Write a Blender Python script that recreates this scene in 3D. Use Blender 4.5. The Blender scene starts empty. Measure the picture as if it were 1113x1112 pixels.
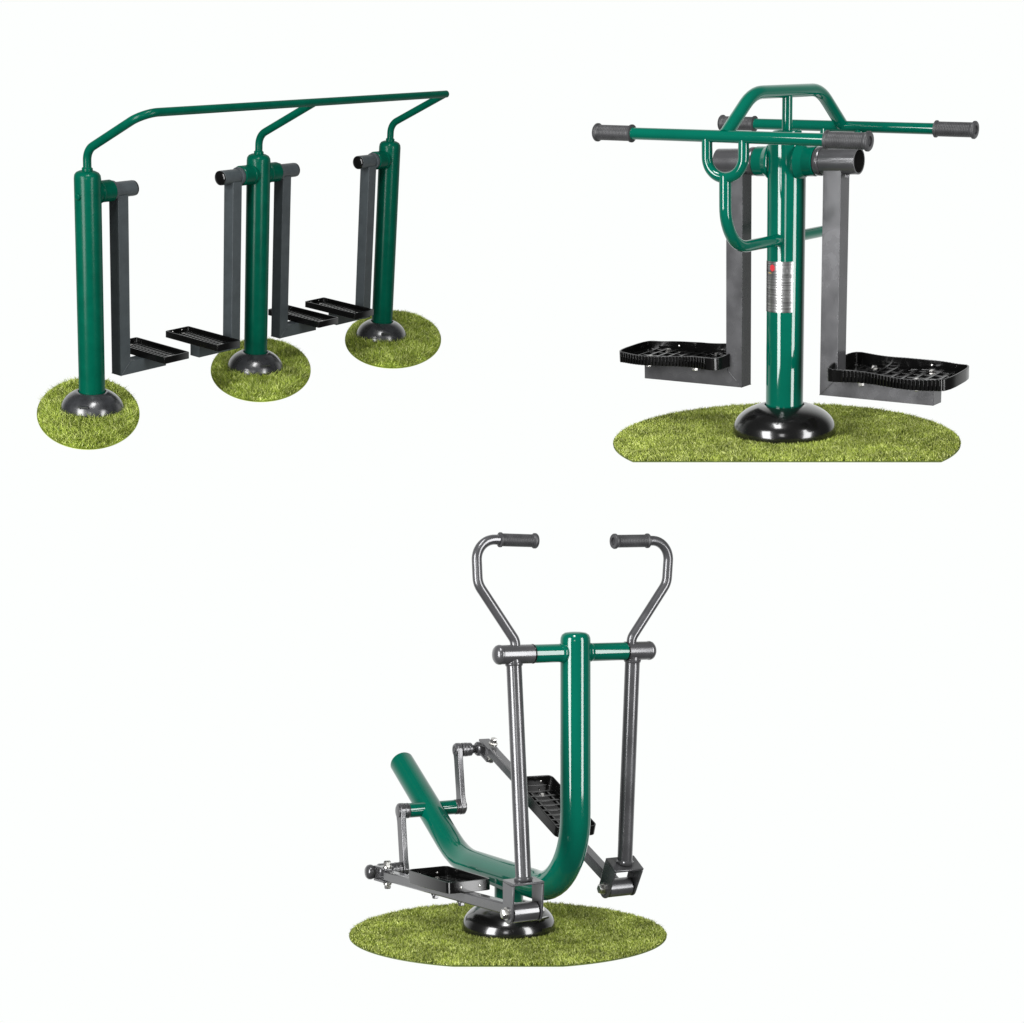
import bpy, bmesh, math, random
import numpy as np
from mathutils import Vector, Matrix
PI = math.pi
scene = bpy.context.scene
COL = scene.collection

# ------------------------------------------------------------------ camera
PITCH = 0.0321
CAM_H = 1.324
cam_d = bpy.data.cameras.new('camera'); cam = bpy.data.objects.new('camera', cam_d); COL.objects.link(cam)
cam.location = (0, 0, CAM_H); cam.rotation_euler = (PI/2 + PITCH, 0, 0)
cam_d.sensor_width = 36; cam_d.sensor_fit = 'HORIZONTAL'; cam_d.lens = 36*1700/1113
cam_d.clip_start = 0.1; cam_d.clip_end = 200
scene.camera = cam

# ------------------------------------------------------------------ white studio surround
world = bpy.data.worlds.new('World'); scene.world = world; world.use_nodes = True
nt = world.node_tree; nt.nodes.clear()
n_out = nt.nodes.new('ShaderNodeOutputWorld'); n_bg = nt.nodes.new('ShaderNodeBackground')
n_tc = nt.nodes.new('ShaderNodeTexCoord'); n_sep = nt.nodes.new('ShaderNodeSeparateXYZ')
n_cr = nt.nodes.new('ShaderNodeValToRGB'); n_mr = nt.nodes.new('ShaderNodeMapRange')
nt.links.new(n_tc.outputs['Generated'], n_sep.inputs[0])
nt.links.new(n_sep.outputs['Y'], n_mr.inputs['Value'])
n_mr.inputs['From Min'].default_value = 0.2; n_mr.inputs['From Max'].default_value = 0.68
nt.links.new(n_mr.outputs[0], n_cr.inputs[0])
n_cr.color_ramp.interpolation = 'EASE'
n_cr.color_ramp.elements[0].color = (.07, .07, .07, 1)      # dark side of the studio, behind the camera
n_cr.color_ramp.elements[1].color = (.985, 1.0, .99, 1)     # backlit white paper behind the machines
nt.links.new(n_cr.outputs[0], n_bg.inputs['Color']); n_bg.inputs['Strength'].default_value = 1.0
nt.links.new(n_bg.outputs[0], n_out.inputs[0])

def softbox(name, loc, aim, sx, sy, power):
    l = bpy.data.lights.new(name, 'AREA'); l.shape = 'RECTANGLE'; l.size = sx; l.size_y = sy; l.energy = power
    o = bpy.data.objects.new(name, l); COL.objects.link(o); o.location = loc
    d = Vector(aim) - Vector(loc)
    o.rotation_euler = d.to_track_quat('-Z', 'Y').to_euler()
    return o
softbox('softbox_left', (-4.6, 1.0, 1.9), (0, 6.2, 1.7), 2.5, 5.0, 760)
softbox('softbox_right', (4.8, 1.6, 1.9), (0, 6.2, 1.7), 1.8, 5.0, 430)
softbox('softbox_top', (-0.6, 2.6, 6.2), (0, 6.0, 1.4), 1.1, 2.6, 230)
softbox('softbox_front', (-0.9, -1.6, 1.9), (0, 6.0, 1.4), 1.2, 1.8, 50)

vs = scene.view_settings; scene.display_settings.display_device = 'sRGB'
vs.view_transform = 'Standard'; vs.look = 'None'; vs.exposure = 0; vs.gamma = 1; vs.use_curve_mapping = False
scene.render.engine = 'CYCLES'

# ------------------------------------------------------------------ materials
def mat(name, col, rough=.4, metal=0., coat=0., coat_rough=.05, spec=.5, bump=0., bscale=200., var=0., vscale=8., rvar=0., det=6):
    m = bpy.data.materials.new(name); m.use_nodes = True; t = m.node_tree
    b = t.nodes['Principled BSDF']
    b.inputs['Base Color'].default_value = (*col, 1); b.inputs['Roughness'].default_value = rough
    b.inputs['Metallic'].default_value = metal; b.inputs['Coat Weight'].default_value = coat
    b.inputs['Coat Roughness'].default_value = coat_rough; b.inputs['Specular IOR Level'].default_value = spec
    tc = t.nodes.new('ShaderNodeTexCoord')
    if var or rvar:
        n = t.nodes.new('ShaderNodeTexNoise'); n.inputs['Scale'].default_value = vscale; n.inputs['Detail'].default_value = det
        n.inputs['Roughness'].default_value = .6
        t.links.new(tc.outputs['Object'], n.inputs['Vector'])
        if var:
            r = t.nodes.new('ShaderNodeValToRGB'); r.color_ramp.elements[0].position = .3; r.color_ramp.elements[1].position = .72
            r.color_ramp.elements[0].color = (*[c*(1-var) for c in col], 1); r.color_ramp.elements[1].color = (*[min(1, c*(1+var)+.004*var) for c in col], 1)
            t.links.new(n.outputs['Fac'], r.inputs[0]); t.links.new(r.outputs[0], b.inputs['Base Color'])
        if rvar:
            mr = t.nodes.new('ShaderNodeMapRange'); mr.inputs['From Min'].default_value = .3; mr.inputs['From Max'].default_value = .7
            mr.inputs['To Min'].default_value = max(.02, rough-rvar); mr.inputs['To Max'].default_value = rough+rvar
            t.links.new(n.outputs['Fac'], mr.inputs['Value']); t.links.new(mr.outputs[0], b.inputs['Roughness'])
    if bump:
        n2 = t.nodes.new('ShaderNodeTexNoise'); n2.inputs['Scale'].default_value = bscale; n2.inputs['Detail'].default_value = 3
        t.links.new(tc.outputs['Object'], n2.inputs['Vector'])
        bp = t.nodes.new('ShaderNodeBump'); bp.inputs['Strength'].default_value = bump; bp.inputs['Distance'].default_value = .001
        t.links.new(n2.outputs['Fac'], bp.inputs['Height']); t.links.new(bp.outputs[0], b.inputs['Normal'])
        if coat: t.links.new(bp.outputs[0], b.inputs['Coat Normal'])
    return m
M = {}
M['green'] = mat('green_gloss_paint', (.0, .086, .055), .4, coat=1.0, coat_rough=.06, spec=.0, bump=.025, bscale=26, var=.06, vscale=5)
M['green_old'] = mat('green_weathered_paint', (.0, .064, .038), .5, coat=.25, coat_rough=.22, spec=.0, bump=.14, bscale=160, var=.13, vscale=14)
M['grey'] = mat('grey_powder_coat', (.078, .078, .082), .25, coat=.3, coat_rough=.07, metal=.4, var=.14, vscale=9, rvar=.06, det=2.5)
M['grey_old'] = mat('slate_grey_powder_coat', (.043, .053, .058), .5, coat=.05, coat_rough=.3, bump=.12, bscale=220, var=.16, vscale=18)
M['black'] = mat('gloss_black_moulding', (.004, .004, .004), .2, coat=.6, coat_rough=.1, bump=.05, bscale=60)
M['black_scuffed'] = mat('scuffed_black_moulding', (.019, .020, .022), .28, coat=.5, coat_rough=.16, bump=.35, bscale=38, var=.4, vscale=16, rvar=.12)
M['plate_black'] = mat('black_plastic', (.003, .003, .003), .15, spec=.38, bump=.04, bscale=220)
M['rubber'] = mat('charcoal_rubber', (.036, .036, .038), .45, spec=.35, bump=.01, bscale=60, det=2, var=.25, vscale=22)
M['steel'] = mat('bright_steel', (.55, .54, .52), .28, metal=1, bump=.05, var=.1, vscale=60)
M['hollow'] = mat('dark_tube_bore', (.01, .01, .01), .7)
M['backing'] = mat('turf_backing', (.09, .12, .025), .9, bump=.5, bscale=300)
M['red'] = mat('red_mark_ink', (.5, .02, .03), .5)
M['ink'] = mat('black_ink', (.10, .10, .10), .5)
M['orange_ink'] = mat('amber_ink', (.55, .35, .05), .5)
def brushed():
    m = mat('brushed_silver_plate', (.46, .46, .46), .3, metal=1)
    t = m.node_tree; b = t.nodes['Principled BSDF']
    tc = t.nodes.new('ShaderNodeTexCoord'); mp = t.nodes.new('ShaderNodeMapping'); mp.inputs['Scale'].default_value = (6, 6, 260)
    n = t.nodes.new('ShaderNodeTexNoise'); n.inputs['Scale'].default_value = 1.0; n.inputs['Detail'].default_value = 4
    r = t.nodes.new('ShaderNodeValToRGB'); r.color_ramp.elements[0].color = (.28, .28, .28, 1); r.color_ramp.elements[1].color = (.62, .62, .62, 1)
    r.color_ramp.elements[0].position = .35; r.color_ramp.elements[1].position = .65
    t.links.new(tc.outputs['Object'], mp.inputs[0]); t.links.new(mp.outputs[0], n.inputs['Vector'])
    t.links.new(n.outputs['Fac'], r.inputs[0]); t.links.new(r.outputs[0], b.inputs['Base Color'])
    return m
M['silver'] = brushed()
def grass_mat(name, cols):
    m = bpy.data.materials.new(name); m.use_nodes = True; t = m.node_tree; b = t.nodes['Principled BSDF']
    g = t.nodes.new('ShaderNodeNewGeometry'); r = t.nodes.new('ShaderNodeValToRGB')
    t.links.new(g.outputs['Random Per Island'], r.inputs[0])
    e = r.color_ramp.elements
    while len(e) < len(cols): e.new(.5)
    for i, (p, c) in enumerate(cols): e[i].position = p; e[i].color = (*c, 1)
    tc = t.nodes.new('ShaderNodeTexCoord'); n = t.nodes.new('ShaderNodeTexNoise'); n.inputs['Scale'].default_value = 7; n.inputs['Detail'].default_value = 5
    t.links.new(tc.outputs['Object'], n.inputs['Vector'])
    hs = t.nodes.new('ShaderNodeHueSaturation'); mr = t.nodes.new('ShaderNodeMapRange')
    mr.inputs['From Min'].default_value = .3; mr.inputs['From Max'].default_value = .7; mr.inputs['To Min'].default_value = .66; mr.inputs['To Max'].default_value = 1.28
    t.links.new(n.outputs['Fac'], mr.inputs['Value']); t.links.new(mr.outputs[0], hs.inputs['Value']); t.links.new(r.outputs[0], hs.inputs['Color'])
    t.links.new(hs.outputs[0], b.inputs['Base Color']); b.inputs['Roughness'].default_value = .5; b.inputs['Specular IOR Level'].default_value = .3
    tr = t.nodes.new('ShaderNodeBsdfTranslucent'); mx = t.nodes.new('ShaderNodeMixShader'); mx.inputs[0].default_value = .3
    t.links.new(hs.outputs[0], tr.inputs['Color'])
    t.links.new(b.outputs[0], mx.inputs[1]); t.links.new(tr.outputs[0], mx.inputs[2]); t.links.new(mx.outputs[0], t.nodes['Material Output'].inputs['Surface'])
    return m
M['turf'] = grass_mat('artificial_turf', [(0., (.045, .075, .010)), (.3, (.23, .29, .034)), (.7, (.50, .58, .11)), (1., (.82, .86, .36))])
M['lawn'] = grass_mat('lawn_grass', [(0., (.055, .095, .012)), (.3, (.26, .34, .036)), (.7, (.50, .60, .10)), (1., (.78, .82, .34))])

# ------------------------------------------------------------------ mesh helpers
class MB:
    def __init__(s): s.v = []; s.f = []; s.m = []
    def add(s, v, f, m=0):
        o = len(s.v); s.v += [tuple(p) for p in v]; s.f += [tuple(i+o for i in q) for q in f]; s.m += [m]*len(f); return s
    def build(s, name, mats, parent=None, bevel=0, angle=35, label=None):
        me = bpy.data.meshes.new(name); me.from_pydata(s.v, [], s.f)
        if not isinstance(mats, (list, tuple)): mats = [mats]
        for k in mats: me.materials.append(M[k])
        me.polygons.foreach_set('material_index', s.m)
        bm = bmesh.new(); bm.from_mesh(me); bmesh.ops.recalc_face_normals(bm, faces=bm.faces); bm.to_mesh(me); bm.free()
        me.polygons.foreach_set('use_smooth', [True]*len(me.polygons))
        me.set_sharp_from_angle(angle=math.radians(angle)); me.update()
        o = bpy.data.objects.new(name, me); COL.objects.link(o)
        if parent: o.parent = parent
        if bevel:
            b = o.modifiers.new('bevel', 'BEVEL'); b.width = bevel; b.segments = 2; b.limit_method = 'ANGLE'; b.angle_limit = math.radians(40); b.harden_normals = False
        if label: o['label'] = label
        return o
    def box(s, c, size, rot=None, m=0):
        x, y, z = [k/2 for k in size]
        P = [Vector((a, b, d)) for a in (-x, x) for b in (-y, y) for d in (-z, z)]
        if rot: P = [rot @ p for p in P]
        P = [p + Vector(c) for p in P]
        return s.add(P, [(0,1,3,2),(4,6,7,5),(0,4,5,1),(2,3,7,6),(0,2,6,4),(1,5,7,3)], m)
    def prism(s, poly, axis, a, b, m=0):
        # poly: 2D outline in the two other axes (in x,y,z order), extruded along axis from a to b
        def mk(p, t):
            q = list(p); q.insert(axis, t); return q
        n = len(poly); V = [mk(p, a) for p in poly] + [mk(p, b) for p in poly]
        F = [tuple(range(n)), tuple(range(2*n-1, n-1, -1))] + [(i, (i+1) % n, (i+1) % n + n, i+n) for i in range(n)]
        return s.add(V, F, m)
    def lathe(s, prof, c=(0,0,0), ax=(0,0,1), seg=48, m=0):
        A = Vector(ax).normalized(); Q = A.to_track_quat('Z', 'Y').to_matrix()
        V = []; F = []
        for r, z in prof:
            for k in range(seg):
                a = 2*PI*k/seg; V.append(Q @ Vector((r*math.cos(a), r*math.sin(a), z)) + Vector(c))
        for i in range(len(prof)-1):
            for k in range(seg):
                F.append((i*seg+k, i*seg+(k+1) % seg, (i+1)*seg+(k+1) % seg, (i+1)*seg+k))
        F.append(tuple(range(seg))[::-1]); F.append(tuple(range((len(prof)-1)*seg, len(prof)*seg)))
        return s.add(V, F, m)
    def cyl(s, p, q, r, seg=40, m=0, ch=.0):
        p, q = Vector(p), Vector(q); L = (q-p).length
        prof = [(r, 0), (r, L)] if not ch else [(r-ch, 0), (r, ch), (r, L-ch), (r-ch, L)]
        return s.lathe(prof, p, q-p, seg, m)
    def pipe_end(s, p, q, r, wall, depth, seg=40, m=0, mh=1):
        # open tube from p to q: hollow bore visible at q
        p, q = Vector(p), Vector(q); L = (q-p).length
        s.lathe([(r, 0), (r, L-.001), (r-.001, L), (r-wall, L)], p, q-p, seg, m); s.f.pop(); s.m.pop()
        s.lathe([(r-wall, L), (r-wall, L-depth), (.001, L-depth)], p, q-p, seg, mh); s.f.pop(); s.m.pop(); s.f.pop(); s.m.pop()
        return s
    def tube(s, pts, r, fil=None, seg=28, m=0, caps=True):
        P = [Vector(p) for p in pts]; n = len(P)
        fil = fil if isinstance(fil, (list, tuple)) else [fil or 0]*n
        path = [P[0]]
        for i in range(1, n-1):
            a = (P[i-1]-P[i]).normalized(); b = (P[i+1]-P[i]).normalized(); th = a.angle(b)
            if fil[i] <= 0 or th > PI-1e-3: path.append(P[i]); continue
            R_ = fil[i]; d = R_/math.tan(th/2); c = P[i] + (a+b).normalized()*(R_/math.sin(th/2))
            s0 = P[i]+a*d - c; s1 = P[i]+b*d - c; tot = s0.angle(s1); ax = s0.cross(s1).normalized()
            k = max(4, int(tot/math.radians(6)))
            for j in range(k+1): path.append(c + Matrix.Rotation(tot*j/k, 3, ax) @ s0)
        path.append(P[-1]); N = len(path)
        T = [(path[min(i+1, N-1)]-path[max(i-1, 0)]).normalized() for i in range(N)]
        ref = T[0].orthogonal().normalized(); V = []; F = []
        for i in range(N):
            if i: ref = T[i-1].rotation_difference(T[i]) @ ref
            ref = (ref - T[i]*ref.dot(T[i])).normalized(); bi = T[i].cross(ref)
            sc = 1.0
            if 0 < i < N-1:
                ca = (path[i]-path[i-1]).normalized().dot(T[i]); sc = 1.0
            for k in range(seg):
                a = 2*PI*k/seg; V.append(path[i] + (ref*math.cos(a) + bi*math.sin(a))*r*sc)
        for i in range(N-1):
            for k in range(seg): F.append((i*seg+k, i*seg+(k+1) % seg, (i+1)*seg+(k+1) % seg, (i+1)*seg+k))
        if caps: F.append(tuple(range(seg))[::-1]); F.append(tuple(range((N-1)*seg, N*seg)))
        return s.add(V, F, m)

def hexhead(mb, c, ax, r, h, m=0):
    mb.lathe([(r*1.25, 0), (r*1.25, h*.25)], c, ax, 24, m)
    c2 = Vector(c)+Vector(ax).normalized()*h*.25
    return mb.lathe([(r, 0), (r, h*.6), (r*.75, h*.75)], c2, ax, 6, m)
def weld(mb, p, ax, r, t=.004, m=0, seg=40):
    # small bead round a joint
    return mb.lathe([(r, -t*1.6), (r+t*.8, -t*.8), (r+t*.8, 0), (r+t*.3, t)], p, ax, seg, m)

def thing(name, label, cat, mtx, group=None):
    o = bpy.data.objects.new(name, None); COL.objects.link(o); o.empty_display_size = .1
    o.matrix_world = mtx; o['label'] = label; o['category'] = cat
    if group: o['group'] = group
    return o
def tag(o, label, cat, group=None):
    o['label'] = label; o['category'] = cat
    if group: o['group'] = group
    return o
def pose(yaw, tilt, roll, t):
    Rm = Matrix.Rotation(roll, 4, 'Y') @ Matrix.Rotation(tilt, 4, 'X') @ Matrix.Rotation(yaw, 4, 'Z')
    return Matrix.Translation((0, 0, CAM_H)) @ Matrix.Rotation(PITCH, 4, 'X') @ Matrix.Translation(t) @ Rm
W1 = pose(.9953, .354, .0774, (-1.7947, 6.6922, .4144))
W2 = pose(-.6662, .2624, -.0368, (1.0283, 5.9114, .2895))
W3 = pose(.4685, -.0321, .001, (-.0115, 5.611, -1.5043))

def dome(name, parent, r, h, rp, key, c=(0,0,0), notch=0, notch_w=.05, fat=0):
    p_ = 2.25 - .05*fat; prof = [(r*.93, -.03), (r*.985, -.005)]; te = math.acos(min(.98, ((rp+.01)/r)**(p_/2)))
    for k in range(15):
        u = te*k/14; prof.append((r*math.cos(u)**(2/p_), h*.12 + h*.88*math.sin(u)**(2/p_)))
    prof += [(rp+.005, prof[-1][1]-.001), (rp+.003, prof[-1][1]-.012)]
    mb = MB(); mb.lathe(prof, (0, 0, 0), (0, 0, 1), 72)
    if notch is not None:
        # raised clip joint where the two halves of the cover meet
        for dz in (.30, .62):
            a = notch; rr = r*(.985 if dz < .5 else .93)
            mb.box((rr*math.cos(a), rr*math.sin(a), h*dz), (.012, notch_w, .006), Matrix.Rotation(a, 3, 'Z'))
    o = mb.build(name, key, parent, angle=50); o.location = c
    return o

def tray(name, parent, outline, h, wall, key, top=None, ribs=None, bars=None, holes=(), loc=(0,0,0), rot=None, studs=()):
    # shallow pan: outline CCW in XY, walls rising to h(s) with a floor
    n = len(outline); P = [Vector((*p, 0)) for p in outline]
    inn = []
    for i in range(n):
        a = (P[i]-P[i-1]).normalized(); b = (P[(i+1) % n]-P[i]).normalized(); t = (a+b).normalized()
        nrm = Vector((-t.y, t.x, 0)); inn.append(P[i] + nrm*wall)
    hh = [top(p.x, p.y) if top else h for p in P]
    V = [p for p in P] + [p+Vector((0,0,hh[i])) for i, p in enumerate(P)] + [p+Vector((0,0,hh[i])) for i, p in enumerate(inn)] + [p+Vector((0,0,.010)) for p in inn]
    F = [tuple(range(n))[::-1], tuple(range(3*n, 4*n))]
    for k in range(3):
        for i in range(n): F.append((k*n+i, k*n+(i+1) % n, (k+1)*n+(i+1) % n, (k+1)*n+i))
    mb = MB(); mb.add(V, F)
    if bars:
        for (c, s) in bars: mb.box((c[0], c[1], .010+s[2]/2-.001), s)
    if ribs:
        for i in range(n):
            p, q = P[i], P[(i+1) % n]
            if not ribs(p, q): continue
            L = (q-p).length; k = max(1, round(L/.0140)); d = (q-p).normalized(); nr = Vector((d.y, -d.x, 0)); a = math.atan2(d.y, d.x)
            for j in range(k):
                f = (j+.5)/k; c = p.lerp(q, f)+nr*.0022; z = hh[i]*(1-f)+hh[(i+1) % n]*f
                mb.box((c.x, c.y, z/2), (.0070, .0060, z*.96), Matrix.Rotation(a, 3, 'Z'))
    o = mb.build(name, key, parent, bevel=.0012)
    for (c, ax) in holes:
        b = MB(); b.lathe([(.0048, 0), (.0048, .0015), (.003, .0025)], c, ax, 16); b.build('rivet', 'steel', o)
    for (c, ax, r, hgt) in studs:
        b = hexhead(MB(), c, ax, r, hgt); b.build('bolt', 'grey' if ax[2] < 0 and r > .0115 else 'steel', o)
    o.location = loc
    if rot: o.rotation_euler = rot
    return o
def rrect(x0, x1, y0, y1, r, k=6):
    out = []
    for cx, cy, a0 in ((x1-r, y0+r, -PI/2), (x1-r, y1-r, 0), (x0+r, y1-r, PI/2), (x0+r, y0+r, PI)):
        for j in range(k+1):
            a = a0 + PI/2*j/k; out.append((cx+r*math.cos(a), cy+r*math.sin(a)))
    return out

def grip(parent, p, q, r, key='rubber', flip=False):
    # rubber grip: flange near the tube at p, ribbed barrel, wide end flange and dimple at q
    p, q = Vector(p), Vector(q); L = (q-p).length
    pr = [(r*.9, 0), (r*1.16, .002), (r*1.16, .007), (r*.98, .010), (r*.98, .014)]
    k = int((L-.034)/.006)
    for j in range(k):
        z = .016+(L-.034)*j/k; pr += [(r*1.0, z), (r*1.0, z+.0038), (r*.982, z+.0045), (r*.982, z+.0055)]
    pr += [(r, L-.018), (r*1.02, L-.012), (r*1.2, L-.009), (r*1.2, L-.003), (r*1.1, L), (r*.62, L), (r*.55, L-.006), (r*.2, L-.007)]
    return MB().lathe(pr, p, q-p, 36).build('hand_grip', key, parent, angle=50)

# ------------------------------------------------------------------ 1: triple post air walker
def air_walker():
    t = thing('air_walker', 'long green double air walker with three posts joined by one angled handrail', 'air walker', W1)
    PX, H, zp, r = (0, 1.0025, 1.9576), 1.031, .9429, .054
    for i in range(3):
        c = PX[i]
        mb = MB(); mb.lathe([(r, .06), (r, H-.03), (r*.965, H-.016), (r*.84, H-.006), (r*.62, H), (.02, H+.002)], (c, 0, 0), (0, 0, 1), 48)
        mb.lathe([(.022, 0), (.022, .012), (.017, .016)], (c, 0, H), (0, 0, 1), 32)
        p = mb.build('post', 'green_old', t)
        if i == 0:
            MB().lathe([(.014, 0), (.014, .008), (.010, .011), (.005, .011)], (c-r+.002, -.004, zp-.01), (-1, -.05, 0), 24).build('bolt_cap', 'green_old', p)
        for sgn in ([1] if i == 0 else [-1] if i == 2 else [-1, 1]):
            h = MB(); h.lathe([(.044, 0), (.0445, .118), (.042, .121)], (c, 0, zp), (sgn, 0, 0), 40)
            weld(h, (c+sgn*.056, 0, zp), (sgn, 0, 0), .0445, .004)
            h.build('pivot_housing', 'green_old', p)
            a = swing(t, c, sgn, zp)
        dome('base_cover', t, .134, .122, r, 'black_scuffed', (c, 0, -.006), notch=(-2.6, -2.0, -2.3)[i], notch_w=.045, fat=1)
    ro, zr, zb, rr = -.326, 1.2995, 1.115, .0168
    rail = MB(); rail.tube([(0, 0, H), (0, 0, zb), (0, ro, zr), (PX[2]+.012, ro, zr)], rr, [0, .07, .08, 0]); R_ = rail.build('handrail', 'green_old', t)
    for i in (1, 2):
        b = MB(); b.tube([(PX[i], 0, H), (PX[i], 0, zb), (PX[i], ro, zr)], rr*.99, [0, .07, 0]); b.build('rail_support', 'green_old', R_)
    return t
def swing(t, c, s, zp):
    a = .028; xa = .164; za = .1513; xe = .40
    def X(x): return c + s*x
    # mitred square tube: hanger and foot bar
    L = [(X(xa-a), zp-.02), (X(xa+a), zp-.02), (X(xa+a), za+2*a), (X(xe), za+2*a), (X(xe), za), (X(xa-a), za)]
    mb = MB(); mb.prism(L, 1, -a, a)
    for y in (-a-.0006, a+.0006):
        d = Vector((X(xa+a)-X(xa-a), 0, 2*a)); ang = math.atan2(d.z, d.x)
        mb.box(((X(xa+a)+X(xa-a))/2, y, za+a), (d.length, .0022, .004), Matrix.Rotation(-ang, 3, 'Y'))
    arm = mb.build('swing_arm', 'grey_old', t, bevel=.004)
    pv = MB(); pv.cyl((X(.122), 0, zp), (X(.243), 0, zp), .0325, 40, 0, .002)
    pv.lathe([(.0395, 0), (.040, .004), (.040, .012), (.0395, .014)], (X(.122), 0, zp), (s, 0, 0), 40)
    pv.build('pivot_tube', 'grey_old', arm)
    cp = MB(); cp.lathe([(.0318, 0), (.0318, .005), (.027, .0085), (.006, .010)], (X(.243), 0, zp), (s, 0, 0), 40); cp.build('end_cap', 'plate_black', arm)
    x0, x1 = sorted((X(.2676), X(.4152))); y0, y1 = -.159, .175
    bars = [(((x0+x1)/2, y0+.03+(y1-y0-.06)*k/13), (x1-x0-.05, .008, .006)) for k in range(14)] + [((x0+.03+(x1-x0-.06)*k/2, (y0+y1)/2), (.007, y1-y0-.05, .0048)) for k in range(3)]
    z0 = za+2*a+.001
    hl = [((x, y1-.006, .020), (0, -1, 0)) for x in (x0+.045, x1-.045)]
    st = [((xx, yy, .009), (0, 0, 1), .008, .008) for xx, yy in (((x0+x1)/2, y1-.045), ((x0+x1)/2, y0+.045))]
    tray('foot_plate', arm, rrect(x0, x1, y0, y1, .008, 2), .030, .006, 'plate_black', bars=bars, holes=hl, studs=st, loc=(0, 0, z0))
    return arm
air_walker()

# ------------------------------------------------------------------ 2: two person pendulum stepper
def stepper():
    t = thing('pendulum_stepper', 'green single post exerciser with two long horizontal handlebars and two ribbed footplates', 'exercise machine', W2)
    zp, r, ztop = 1.0108, .069, 1.105
    mb = MB(); mb.lathe([(r, .05), (r, ztop-.012), (r*.93, ztop), (r*.3, ztop+.002)], (0,0,0), (0,0,1), 64)
    mb.lathe([(.052, 0), (.052, .012), (.048, .015)], (0,0,ztop), (0,0,1), 48)
    post = mb.build('post', 'green', t)
    for s in (-1, 1):
        h = MB(); h.lathe([(.0535, 0), (.0535, .118), (.051, .121)], (0, 0, zp), (s, 0, 0), 48); h.lathe([(.0535, 0), (.066, .006), (.070, .012), (.060, .026), (.0537, .036)], (s*.045, 0, zp), (s, 0, 0), 48)
        h.build('pivot_housing', 'green', post)
    dome('base_cover', t, .192, .126, r, 'black', notch=None)
    # handlebars, hoop, yokes
    yb, zb, bt, lb, rb = .4388, 1.1167, .021, .5279, .0208
    sl = bt/lb
    hy, zh = .252, 1.256
    for s in (-1, 1):
        y = s*yb
        P = lambda x: (x, y, zb-sl*x)
        bar = MB(); bar.cyl(P(-lb+.02), P(lb-.02), rb, 36); b = bar.build('handlebar', 'green', t)
        for e in (-1, 1): grip(b, P(e*(lb-.155)), P(e*lb), .0268)
        # U-shaped yoke below each bar, its stem runs down and in to the post
        k = MB(); k.tube([(-.071, y, zb-.005), (-.071, y, zb-.137), (.071, y, zb-.137), (.071, y, zb-.005)], .0185, [0, .0705, .0705, 0], 28)
        k.tube([(0, y, zb-.13), (0, y, .735), (0, 0, .735)], .0208, [0, .15, 0], 28)
        weld(k, (0, s*(r+.002), .735), (0, s, 0), .0195, .004)
        k.build('yoke', 'green', t)
    hp = MB(); hp.tube([(0, -yb, zb+.005), (0, -hy, zh), (0, hy, zh), (0, yb, zb+.005)], .0232, [0, .20, .20, 0], 32)
    hoop = hp.build('hoop', 'green', t)
    MB().cyl((0, 0, ztop), (0, 0, zh), .0185, 28).build('hoop_support', 'green', hoop)
    # name plate bent round the post, facing the viewer's left
    cl = W2.inverted() @ Vector((0, 0, CAM_H)); va = math.atan2(cl.y, cl.x)
    a0, a1 = va-math.radians(84), va+math.radians(22)
    if True:
        def arc(name, aa, ab, z0, z1, rr, key, par, th=.001, nseg=24, rounded=0):
            m = MB(); V = []; F = []
            for k in range(nseg+1):
                a = aa+(ab-aa)*k/nseg
                for q in (rr, rr+th):
                    for z in (z0, z1): V.append((q*math.cos(a), q*math.sin(a), z))
            for k in range(nseg):
                o = 4*k
                F += [(o+2, o+6, o+7, o+3), (o, o+1, o+5, o+4), (o+1, o+3, o+7, o+5), (o, o+4, o+6, o+2)]
            F += [(0, 2, 3, 1), (4*nseg, 4*nseg+1, 4*nseg+3, 4*nseg+2)]
            m.add(V, F); return m.build(name, key, par)
        z0, z1 = .472, .657
        pl = arc('name_plate', a0, a1, z0, z1, r-.0005, 'silver', t, .002)
        dg = math.radians
        # angles grow to the viewer's right
        red = MB(); ac = va-dg(43); R2 = r+.0021
        V = [(R2*math.cos(ac), R2*math.sin(ac), z1-.023)]
        for k in range(6):
            u = k*PI/3+PI/6; aa = ac+.011*math.cos(u)*1.15/r; V.append((R2*math.cos(aa), R2*math.sin(aa), z1-.023+.0135*math.sin(u)))
        red.add(V, [(0, k+1, (k+1) % 6+1) for k in range(6)]); red.build('red_emblem', 'red', pl)
        arc('header_line', va-dg(62), va-dg(24), z1-.046, z1-.0435, r+.0017, 'ink', pl, .0004)
        arc('amber_line', va-dg(60), va-dg(46), z1-.0425, z1-.0405, r+.0017, 'orange_ink', pl, .0004)
        e = arc('emblem', va+dg(1), va+dg(7), z1-.040, z1-.026, r+.0017, 'ink', pl, .0004, 6)
        random.seed(4)
        tx = MB()
        for row in range(13):
            z = z1-.055-.0098*row
            if row in (5,): continue
            a = -76+random.uniform(0, 3); end = random.choice((12, 6, -6, 14, -14))
            while a < end:
                w = random.uniform(3, 9)
                aa, ab = va+dg(a), va+dg(min(a+w, end)); V = []
                for q in range(4):
                    an = aa+(ab-aa)*q/3
                    V += [(R2*math.cos(an), R2*math.sin(an), z), (R2*math.cos(an), R2*math.sin(an), z+.0028)]
                tx.add(V, [(0,2,3,1), (2,4,5,3), (4,6,7,5)]); a += w+1.6
        tx.build('printed_lines', 'ink', pl)
    # swing arms
    aw = .0345; xa, xe, za = .1965, .6007, .1732
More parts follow.
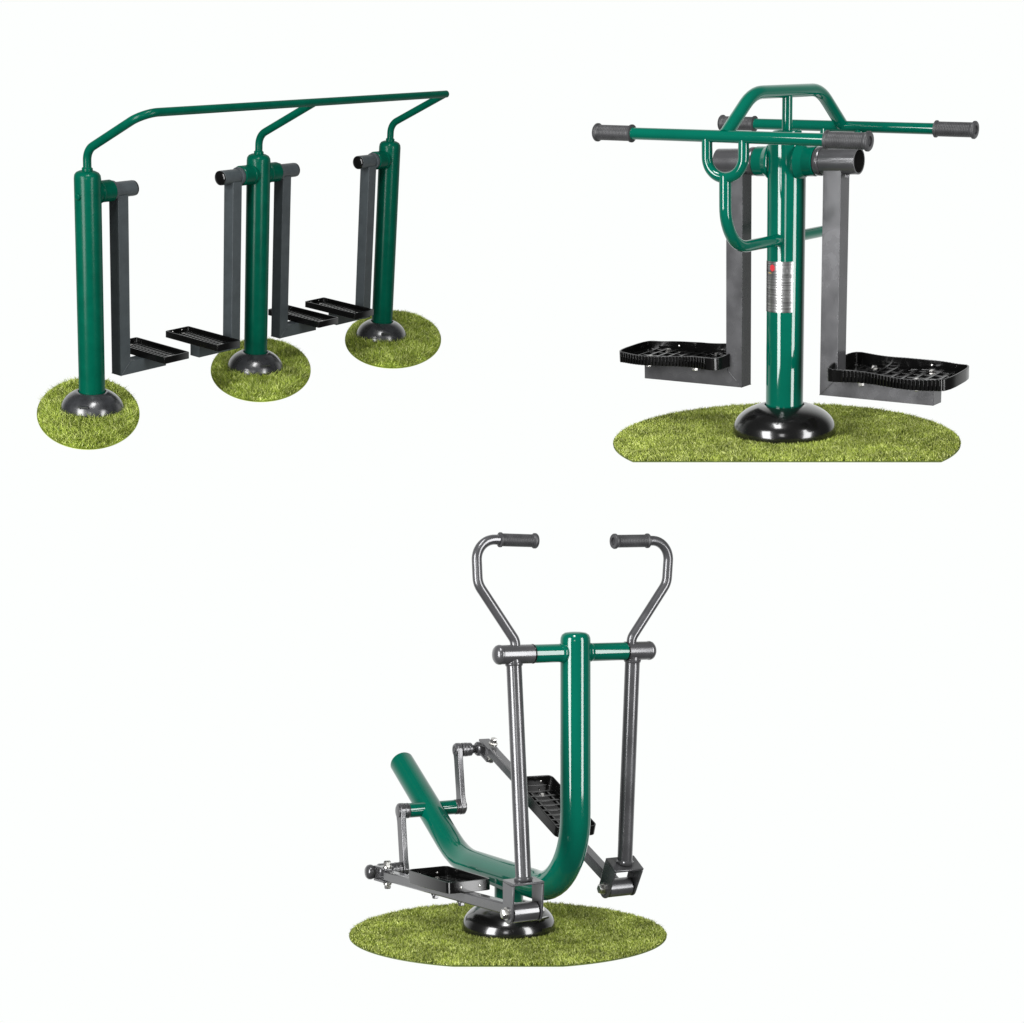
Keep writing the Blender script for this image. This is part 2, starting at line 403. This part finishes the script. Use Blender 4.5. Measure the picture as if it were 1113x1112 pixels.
    for s in (-1, 1):
        X = lambda x: s*x
        L = [(X(xa-aw), zp-.03), (X(xa+aw), zp-.03), (X(xa+aw), za+2*aw), (X(xe), za+2*aw), (X(xe), za), (X(xa-aw), za)]
        m = MB(); m.prism(L, 1, -aw, aw)
        for y in (-aw-.0006, aw+.0006):
            d = Vector((s*2*aw, 0, 2*aw)); ang = math.atan2(d.z, d.x)
            m.box((X(xa), y, za+aw), (d.length, .0024, .0035), Matrix.Rotation(-ang, 3, 'Y'))
        arm = m.build('swing_arm', 'grey', t, bevel=.004)
        pv = MB(); pv.pipe_end((X(.123), 0, zp), (X(.283), 0, zp), .0465, .006, .05)
        pv.lathe([(.0495, 0), (.0515, .003), (.0515, .019), (.050, .022)], (X(.123), 0, zp), (s, 0, 0), 48)
        pv.lathe([(.0515, 0), (.052, .001), (.052, .003), (.0515, .004)], (X(.137), 0, zp), (s, 0, 0), 48)
        pv.build('pivot_tube', ['grey', 'hollow'], arm)
        hexhead(MB(), (X(xa+aw+.012), -.012, zp-.047), (0, 0, -1), .008, .010).build('grub_screw', 'grey', arm)
        # foot shaped footplate, heel by the hanger, toe outward
        x0, x1, yw = .212, .684, .127
        out = []
        def side(u):   # half width along the plate, u 0..1
            return yw*(.92+.13*math.cos(2*PI*(u-.78)))
        N = 28
        lo = [(x0+(x1-x0)*(.095+.80*k/N), -side(k/N)) for k in range(N+1)]
        hi = [(x, -y) for x, y in reversed(lo)]
        def cap(p, q, bulge):
            res = []
            for j in range(1, 9):
                a = PI*j/9; c = ((p[0]+q[0])/2, (p[1]+q[1])/2)
                cy = (q[1]-p[1])/2
                sx = abs(math.sin(a))**.62; sy = -math.copysign(abs(math.cos(a))**.62, math.cos(a))
                res.append((c[0]+bulge*sx, c[1]+cy*sy))
            return res
        out = lo + cap(lo[-1], hi[0], .050) + hi + cap(hi[-1], lo[0], -.042)
        out = [(s*x, y) for x, y in out]
        if s < 0: out = out[::-1]
        xm = (x0+x1)/2
        def top(x, y):
            u = (abs(x)-x0)/(x1-x0)
            near = .042+.005*math.cos(u*5.0)
            far = .056+.003*math.cos(u*6)-.016*max(0, min(1, (u-.45)/.4))
            f = max(0, min(1, (y+.06)/.12)); return near*(1-f)+far*f
        ribs = lambda p, q: abs(p.y) > yw*.74 and abs(q.y) > yw*.74 and abs(p.x-q.x) > .004 and x0+.06 < abs(p.x) < x1-.012
        bars = []
        for k in range(9):
            bars.append(((s*(x0+.07+.042*k), 0), (.010, 2*yw*.80, .010)))
        for k in range(4): bars.append(((s*(x0+.24), -yw*.6+yw*1.2*k/3), (.36, .009, .008)))
        rv = [((s*x, yw*.93-.006, .030), (0, -1, 0)) for x in (.33, .43, .53)]
        st = [((s*x, y, .010), (0, 0, 1), .010, .016) for x in (.33, .55) for y in (-.065, .065)] + [((s*x, y, -.001), (0, 0, -1), .011, .016) for x in (.345, .555) for y in (-.075, .075)]
        tray('foot_plate', arm, out, .045, .006, 'plate_black', top=top, ribs=ribs, bars=bars, holes=rv, studs=st, loc=(0, 0, za+2*aw+.009), rot=(.065 if s > 0 else .045, 0, 0))
    return t
stepper()

# ------------------------------------------------------------------ 3: elliptical cross trainer
def eye_arm(mb, p, q, r0, r1, x0, x1, waist=.8):
    # flat crank with a round eye at each end, in the YZ plane
    p, q = Vector((p[1], p[2])), Vector((q[1], q[2])); d = (q-p).normalized(); n = Vector((-d.y, d.x)); out = []
    a0 = math.atan2(n.y, n.x)
    for j in range(13):
        a = a0+PI*j/12; out.append((p.x+r0*math.cos(a), p.y+r0*math.sin(a)))
    m = (p+q)/2
    rm = (r0+r1)/2*waist
    L = (q-p).length
    out += [tuple(p+d*r0*1.3-n*rm), tuple(q-d*r1*1.3-n*rm)]
    for j in range(13):
        a = a0-PI+PI*j/12; out.append((q.x+r1*math.cos(a), q.y+r1*math.sin(a)))
    out += [tuple(q-d*r1*1.3+n*rm), tuple(p+d*r0*1.3+n*rm)]
    return mb.prism(out, 0, x0, x1)
def trainer():
    t = thing('cross_trainer', 'green and grey elliptical cross trainer with tall curved handles and cranked pedals', 'cross trainer', W3)
    yp, zc, rj = -.491, 1.0214, .0505
    # J shaped main tube
    j = MB(); j.tube([(0, yp, 1.062), (0, yp, .213), (0, .415, .184), (0, .989, .487)], rj, [0, .285, .42, 0], 48)
    j.lathe([(rj, 0), (rj*.985, .009), (rj*.9, .019), (rj*.7, .026), (rj*.3, .029)], (0, yp, 1.062), (0, 0, 1), 48)
    d = Vector((0, .574, .297)).normalized(); e = Vector((0, .989, .487))
    j.lathe([(rj, 0), (rj*.97, .004), (rj*.9, .006)], e, d, 48)
    J = j.build('main_tube', 'green', t)
    f = MB(); f.cyl((0, 0, .05), (0, 0, .19), .052, 40); f.box((0, 0, .170), (.12, .17, .012)); f.build('foot_mount', 'green', J)
    dome('base_cover', t, .168, .108, .056, 'black', notch=-1.15, notch_w=.05)
    # crossbar
    c = MB(); c.cyl((-.165, yp, zc), (.197, yp, zc), .0305, 40)
    for s in (-1, 1): c.lathe([(.0305, -.012), (.034, -.004), (.033, .002), (.0305, .008)], (s*.052, yp, zc), (s, 0, 0), 40)
    c.build('crossbar', 'green', t)
    # crank axle
    cy, cz, cx = .686, .339, .1315
    a = MB(); a.cyl((-.100, cy, cz), (.100, cy, cz), .0285, 40); a.build('crank_axle', 'green', t)
    XJ = {-1: .2402, 1: .2402}; XE = {-1: .2402, 1: .222}; XL = {-1: .231, 1: .223}; TL = {-1: -.14, 1: -.36}
    JY = {-1: (.6505, .1192), 1: (.7201, .5618)}
    lev = {-1: .1051, 1: -.1222}
    for s in (-1, 1):
        jy, jz = JY[s]; gy = jy-.0915
        cr = eye_arm(MB(), (0, cy, cz), (0, jy, jz), .0315, .0285, s*cx-.011, s*cx+.011, .78).build('crank', 'grey', t, bevel=.004)
        h = MB(); x_ = s*.100
        h.lathe([(.029, 0), (.030, .002), (.030, .006), (.0275, .007), (.0275, .010), (.030, .011), (.030, .019), (.028, .021)], (x_, cy, cz), (s, 0, 0), 40)
        h.lathe([(.024, 0), (.024, .004), (.014, .005), (.013, .002)], (s*(cx+.0105), cy, cz), (s, 0, 0), 32)
        h.build('crank_hub', 'grey', cr)
        if s > 0: MB().lathe([(.024, 0), (.024, .004), (.016, .005), (.015, .002), (.009, .002), (.008, .006)], (s*cx-.0105, jy, jz), (-1, 0, 0), 32).build('pin_head', 'grey', cr)
        else: MB().lathe([(.022, 0), (.022, .004), (.014, .005)], (-(cx+.0105), cy, cz), (-1, 0, 0), 32).build('crank_eye', 'grey', cr)
        # pin, bearing rings and clamp that carry the link bar
        k = MB(); k.cyl((s*cx, jy, jz), (s*.262, jy, jz), .0175, 32)
        k.lathe([(.026, 0), (.028, .002), (.028, .010), (.0255, .011), (.0255, .014), (.028, .015), (.028, .026), (.0255, .027), (.0255, .030), (.027, .031), (.027, .042), (.024, .044)], (s*.146, jy, jz), (s, 0, 0), 40)
        k.lathe([(.024, 0), (.029, .006), (.029, .026), (.025, .032), (.020, .034)], (s*.212, jy, jz), (s, 0, 0), 40)
        k.lathe([(.014, 0), (.027, .004), (.029, .012), (.027, .022), (.020, .029), (.008, .032)], (s*.262, jy, jz), (s, 0, 0), 40)
        ly, lz = -.491-.82*math.sin(lev[s]), zc-.82*math.cos(lev[s])
        dr = Vector((s*(XE[s]-XJ[s]), ly-gy, lz-jz)); Ln = dr.length; dr.normalize()   # direction of the link bar
        ey = -dr; ex = Vector((1, 0, 0)); ex = (ex-ey*ex.dot(ey)).normalized(); ez = ex.cross(ey)
        RX = Matrix((ex, ey, ez)).transposed()
        up = RX @ Vector((0, 0, 1))
        for q in (-1, 1):
            k.box(Vector((s*.2402, (jy+gy)/2-.004, jz)) + up*q*.0245 + RX @ Vector((0, -.004, 0)), (.046, .098, .008), RX)
        k.box(Vector((s*.2402, jy-.006, jz)), (.046, .034, .046), RX)
        k.build('joint_clamp', 'grey', cr, bevel=.0025)
        g = Vector((s*.2402, gy, jz)); b = MB()
        hexhead(b, g+up*.028, up, .0145, .028); b.build('bolt', 'steel', cr)
        hexhead(MB(), g-up*.028, -up, .0135, .022).build('nut', 'steel', cr)
        # link bar
        E_ = Vector((s*XE[s], ly, lz)); mid = (g+E_)/2
        lm = MB(); lm.box(mid-dr*.012, (.038, Ln-.03, .038), RX)
        link = lm.build('link_bar', 'grey', t, bevel=.005)
        ro = MB(); ro.cyl(E_-Vector((.045, 0, 0)), E_+Vector((.045, 0, 0)), .031, 40, 0, .002); ro.build('roller', 'grey', link)
        # footplate on the link
        pc = {-1: -.008, 1: .100}[s]; fr = (gy-pc)/(gy-ly); hl2 = {-1: .180, 1: .195}[s]
        pos = g.lerp(E_, fr) + up*.0195
        bars = [((0, -.13+.26*i/7), (.130, .010, .009)) for i in range(8)] + [((x, 0), (.008, .29, .007)) for x in (-.035, .035)]
        hl = [((x, hl2-.0055, .026), (0, -1, 0)) for x in (-.035, .035)] + [((x, -hl2+.0005, .018), (0, -1, 0)) for x in (-.035, .035)]
        st = [((0, y, .010), (0, 0, 1), .009, .012) for y in (-.10, .10)] + [((-.004, y, -.038), (0, 0, -1), .012, .016) for y in (-.11, .11)]
        tray('foot_plate', link, rrect(-.082, .082, -hl2, hl2, .022, 4), .040, .005, 'plate_black', top=lambda x, y: .038+.010*max(0, y/.178)**2, bars=bars, holes=hl, studs=st, loc=pos, rot=RX.to_euler())
        # lever: pivot sleeve, lower tube, curved handle, clevis
        al = lev[s]; dn = Vector((0, -math.sin(al), -math.cos(al))); pv = Vector((s*XL[s], yp, zc))
        RL = Matrix.Rotation(-al, 3, 'X')
        hl_ = lambda x, z: pv + Vector((s*x, 0, 0)) - dn*z
        tl = al + TL[s]
        RC = Matrix.Rotation(-tl, 3, 'X'); ct = E_ + RC @ Vector((0, 0, .099))
        lo = MB(); lo.tube([pv+dn*.01, ct], .0255, None, 36)
        weld(lo, ct-(ct-pv).normalized()*.005, (ct-pv), .0262, .005)
        weld(lo, pv+dn*.034, dn, .0262, .004)
        lever = lo.build('lever', 'grey', t)
        hb = MB(); hb.tube([hl_(-.008, .0), hl_(-.008, .045), hl_(.118, .232), hl_(.118, .378), hl_(-.094, .3737)], .0168, [0, .04, .065, .068, 0], 28)
        hb.build('handle_tube', 'grey', lever)
        grip(lever, hl_(.034, .3763), hl_(-.104, .3735), .0215)
        sl = MB(); x0, x1 = (-.163, -.279) if s < 0 else (.196, .283)
        sl.cyl((x0, yp, zc), (x1, yp, zc), .0315, 40, 0, .0015); sl.build('pivot_sleeve', 'grey', lever)
        MB().lathe([(.0318, -.002), (.0325, .001), (.0325, .006), (.030, .013), (.024, .019), (.014, .023), (.003, .0245)], (x1, yp, zc), (s, 0, 0), 40).build('end_cap', 'grey', lever)
        ring = MB().lathe([(.0318, 0), (.0325, .001), (.0325, .003), (.0318, .004)], (x0-s*.004, yp, zc), (s, 0, 0), 40).build('seal_ring', 'plate_black', lever)
        # clevis: inverted U round the roller, leaning back a little
        tl = al + TL[s]
        RC = Matrix.Rotation(-tl, 3, 'X'); w = .056; hh = .100
        def L_(x, y, z): return E_ + RC @ Vector((x, y, z))
        cv = MB()
        cv.box(L_(0, 0, hh-.003), (2*w, .074, .008), RC)
        for q in (-1, 1):
            out = [(.037, hh-.0075), (-.037, hh-.0075)] + [(-.033*math.cos(a_), -.033*math.sin(a_)) for a_ in [PI*i/12 for i in range(13)]]
            V = [L_(q*(w-.007), y, z) for y, z in out] + [L_(q*w, y, z) for y, z in out]; n = len(out)
            cv.add(V, [tuple(range(n)), tuple(range(2*n-1, n-1, -1))] + [(i, (i+1) % n, (i+1) % n+n, i+n) for i in range(n)])
        cv.build('clevis', 'grey', lever, bevel=.0018)
        bb = MB(); hexhead(bb, L_(-w, 0, 0), (-1, 0, 0), .0165, .020); bb.build('clevis_bolt', 'steel', lever)
        hexhead(MB(), L_(w, 0, 0), (1, 0, 0), .0150, .016).build('clevis_nut', 'steel', lever)
    return t
trainer()

# ------------------------------------------------------------------ turf discs
def turf(label, Wm, cen, ab, ang, n, hgt, wid, key, hole, chord=None, seed=1, group=None, sharp=0.):
    rng = np.random.default_rng(seed)
    ca, sa = math.cos(math.radians(ang)), math.sin(math.radians(ang)); a, b = ab
    # backing sheet (cut straight along the chord where there is one)
    K = 160; out = []
    for k in range(K):
        th = 2*PI*k/K; x = a*math.cos(th); y = b*math.sin(th)
        out.append([cen[0]+ca*x-sa*y, cen[1]+sa*x+ca*y])
    if chord:
        (x0, y0), (x1, y1) = chord; nx, ny = (y1-y0), -(x1-x0); L = math.hypot(nx, ny); nx /= L; ny /= L   # outward normal
        dist = lambda p: (p[0]-x0)*nx+(p[1]-y0)*ny
        res = []
        for k in range(K):
            p, q = out[k-1], out[k]; dp, dq = dist(p), dist(q)
            if (dp > 0) != (dq > 0):
                f = dp/(dp-dq); res.append([p[0]+(q[0]-p[0])*f, p[1]+(q[1]-p[1])*f])
            if dq <= 0: res.append(q)
        out = res
    m = MB(); m.prism([tuple(p) for p in out], 2, *((-.001, .002) if sharp else (-.002, .002)), 0)
    # blades
    th = rng.uniform(0, 2*PI, n); rr = np.sqrt(rng.uniform(0, 1, n))*(1-.006*sharp)
    X = a*rr*np.cos(th); Y = b*rr*np.sin(th)
    px = cen[0]+ca*X-sa*Y; py = cen[1]+sa*X+ca*Y
    h_near = np.clip(1.25-(np.hypot(px-hole[0], py-hole[1])-hole[2])/.06, 0, 1) if sharp else np.zeros(n)
    keep = (px-hole[0])**2+(py-hole[1])**2 > (hole[2]*.97)**2
    if chord: keep &= (((px-x0)*nx+(py-y0)*ny) < -.001)
    px, py, h_near = px[keep], py[keep], h_near[keep]; n = len(px)
    d = rng.uniform(0, 2*PI, n); h = hgt*rng.uniform(.5, 1.25, n); edge = np.clip((1-np.sqrt(((px-cen[0])*ca+(py-cen[1])*sa)**2/a**2+((py-cen[1])*ca-(px-cen[0])*sa)**2/b**2))/(.15 if sharp else .02), 0, 1); h = h*((.12 if sharp else .3)*(1-edge)+edge); w = wid*rng.uniform(.7, 1.2, n)
    # tufts lean together
    lean = rng.uniform(.1, 1.3, n)*h; ld = d+PI/2+rng.normal(0, .5, n)
    tuft = np.sin(px*61+3*np.sin(py*37))*np.cos(py*53+2*np.sin(px*29)); ld += tuft*1.2; h *= (1+.18*tuft)*(1+.35*h_near)
    cx, sx = np.cos(d)*w/2, np.sin(d)*w/2; lx, ly = np.cos(ld)*lean, np.sin(ld)*lean
    z0 = np.full(n, .001)
    V = np.stack([np.stack([px-cx, py-sx, z0], 1), np.stack([px+cx, py+sx, z0], 1),
                  np.stack([px+cx*.8+lx*.35, py+sx*.8+ly*.35, h*.6], 1), np.stack([px-cx*.8+lx*.35, py-sx*.8+ly*.35, h*.6], 1),
                  np.stack([px+lx, py+ly, h], 1)], 1).reshape(-1, 3)
    nb = len(m.v); allv = np.concatenate([np.array(m.v), V]); base = nb+5*np.arange(n)
    me = bpy.data.meshes.new('turf')
    bf = m.f; loops = [i for f in bf for i in f]; starts = []; c = 0
    tot = [len(f) for f in bf]
    quads = np.stack([base, base+1, base+2, base+3], 1).ravel(); tris = np.stack([base+3, base+2, base+4], 1).ravel()
    loops = np.concatenate([np.array(loops), quads, tris]).astype(np.int32)
    tot = np.concatenate([np.array(tot), np.full(n, 4), np.full(n, 3)]).astype(np.int32); starts = np.concatenate([[0], np.cumsum(tot)[:-1]]).astype(np.int32)
    me.vertices.add(len(allv)); me.vertices.foreach_set('co', allv.ravel().astype(np.float32))
    me.loops.add(len(loops)); me.loops.foreach_set('vertex_index', loops)
    me.polygons.add(len(tot)); me.polygons.foreach_set('loop_start', starts)
    me.materials.append(M[key if sharp else 'backing']); me.materials.append(M[key])
    me.polygons.foreach_set('material_index', np.concatenate([np.zeros(len(bf)), np.ones(2*n)]).astype(np.int32))
    me.update(calc_edges=True); me.validate()
    o = bpy.data.objects.new('turf_disc', me); COL.objects.link(o); o.matrix_world = Wm
    tag(o, label, 'grass disc', group)
    return o
G = 'grass discs under the air walker'
turf('small oval lawn patch round the near left post of the air walker', W1, (.016, .043), (.513, .213), -131.2, 26000, .029, .0036, 'lawn', (0, 0, .118), seed=1, group=G, sharp=3)
turf('small oval lawn patch round the middle post of the air walker', W1, (1.083, .037), (.563, .238), -138.4, 29000, .029, .0036, 'lawn', (1.0025, 0, .118), seed=2, group=G, sharp=3)
turf('small oval lawn patch round the far right post of the air walker', W1, (2.052, -.007), (.611, .253), -144.0, 32000, .029, .0036, 'lawn', (1.9576, 0, .118), seed=3, group=G, sharp=3)
turf('large artificial turf disc under the post with two horizontal handlebars', W2, (.037, -.071), (.661, .635), -66.1, 130000, .0135, .0030, 'turf', (0, 0, .186), chord=((-.223, -.626), (.613, -.163)), seed=4)
turf('large artificial turf disc under the elliptical cross trainer', W3, (-.018, -.029), (.564, .483), 153.6, 105000, .0135, .0030, 'turf', (0, 0, .162), chord=((-.445, -.328), (.013, -.557)), seed=5)
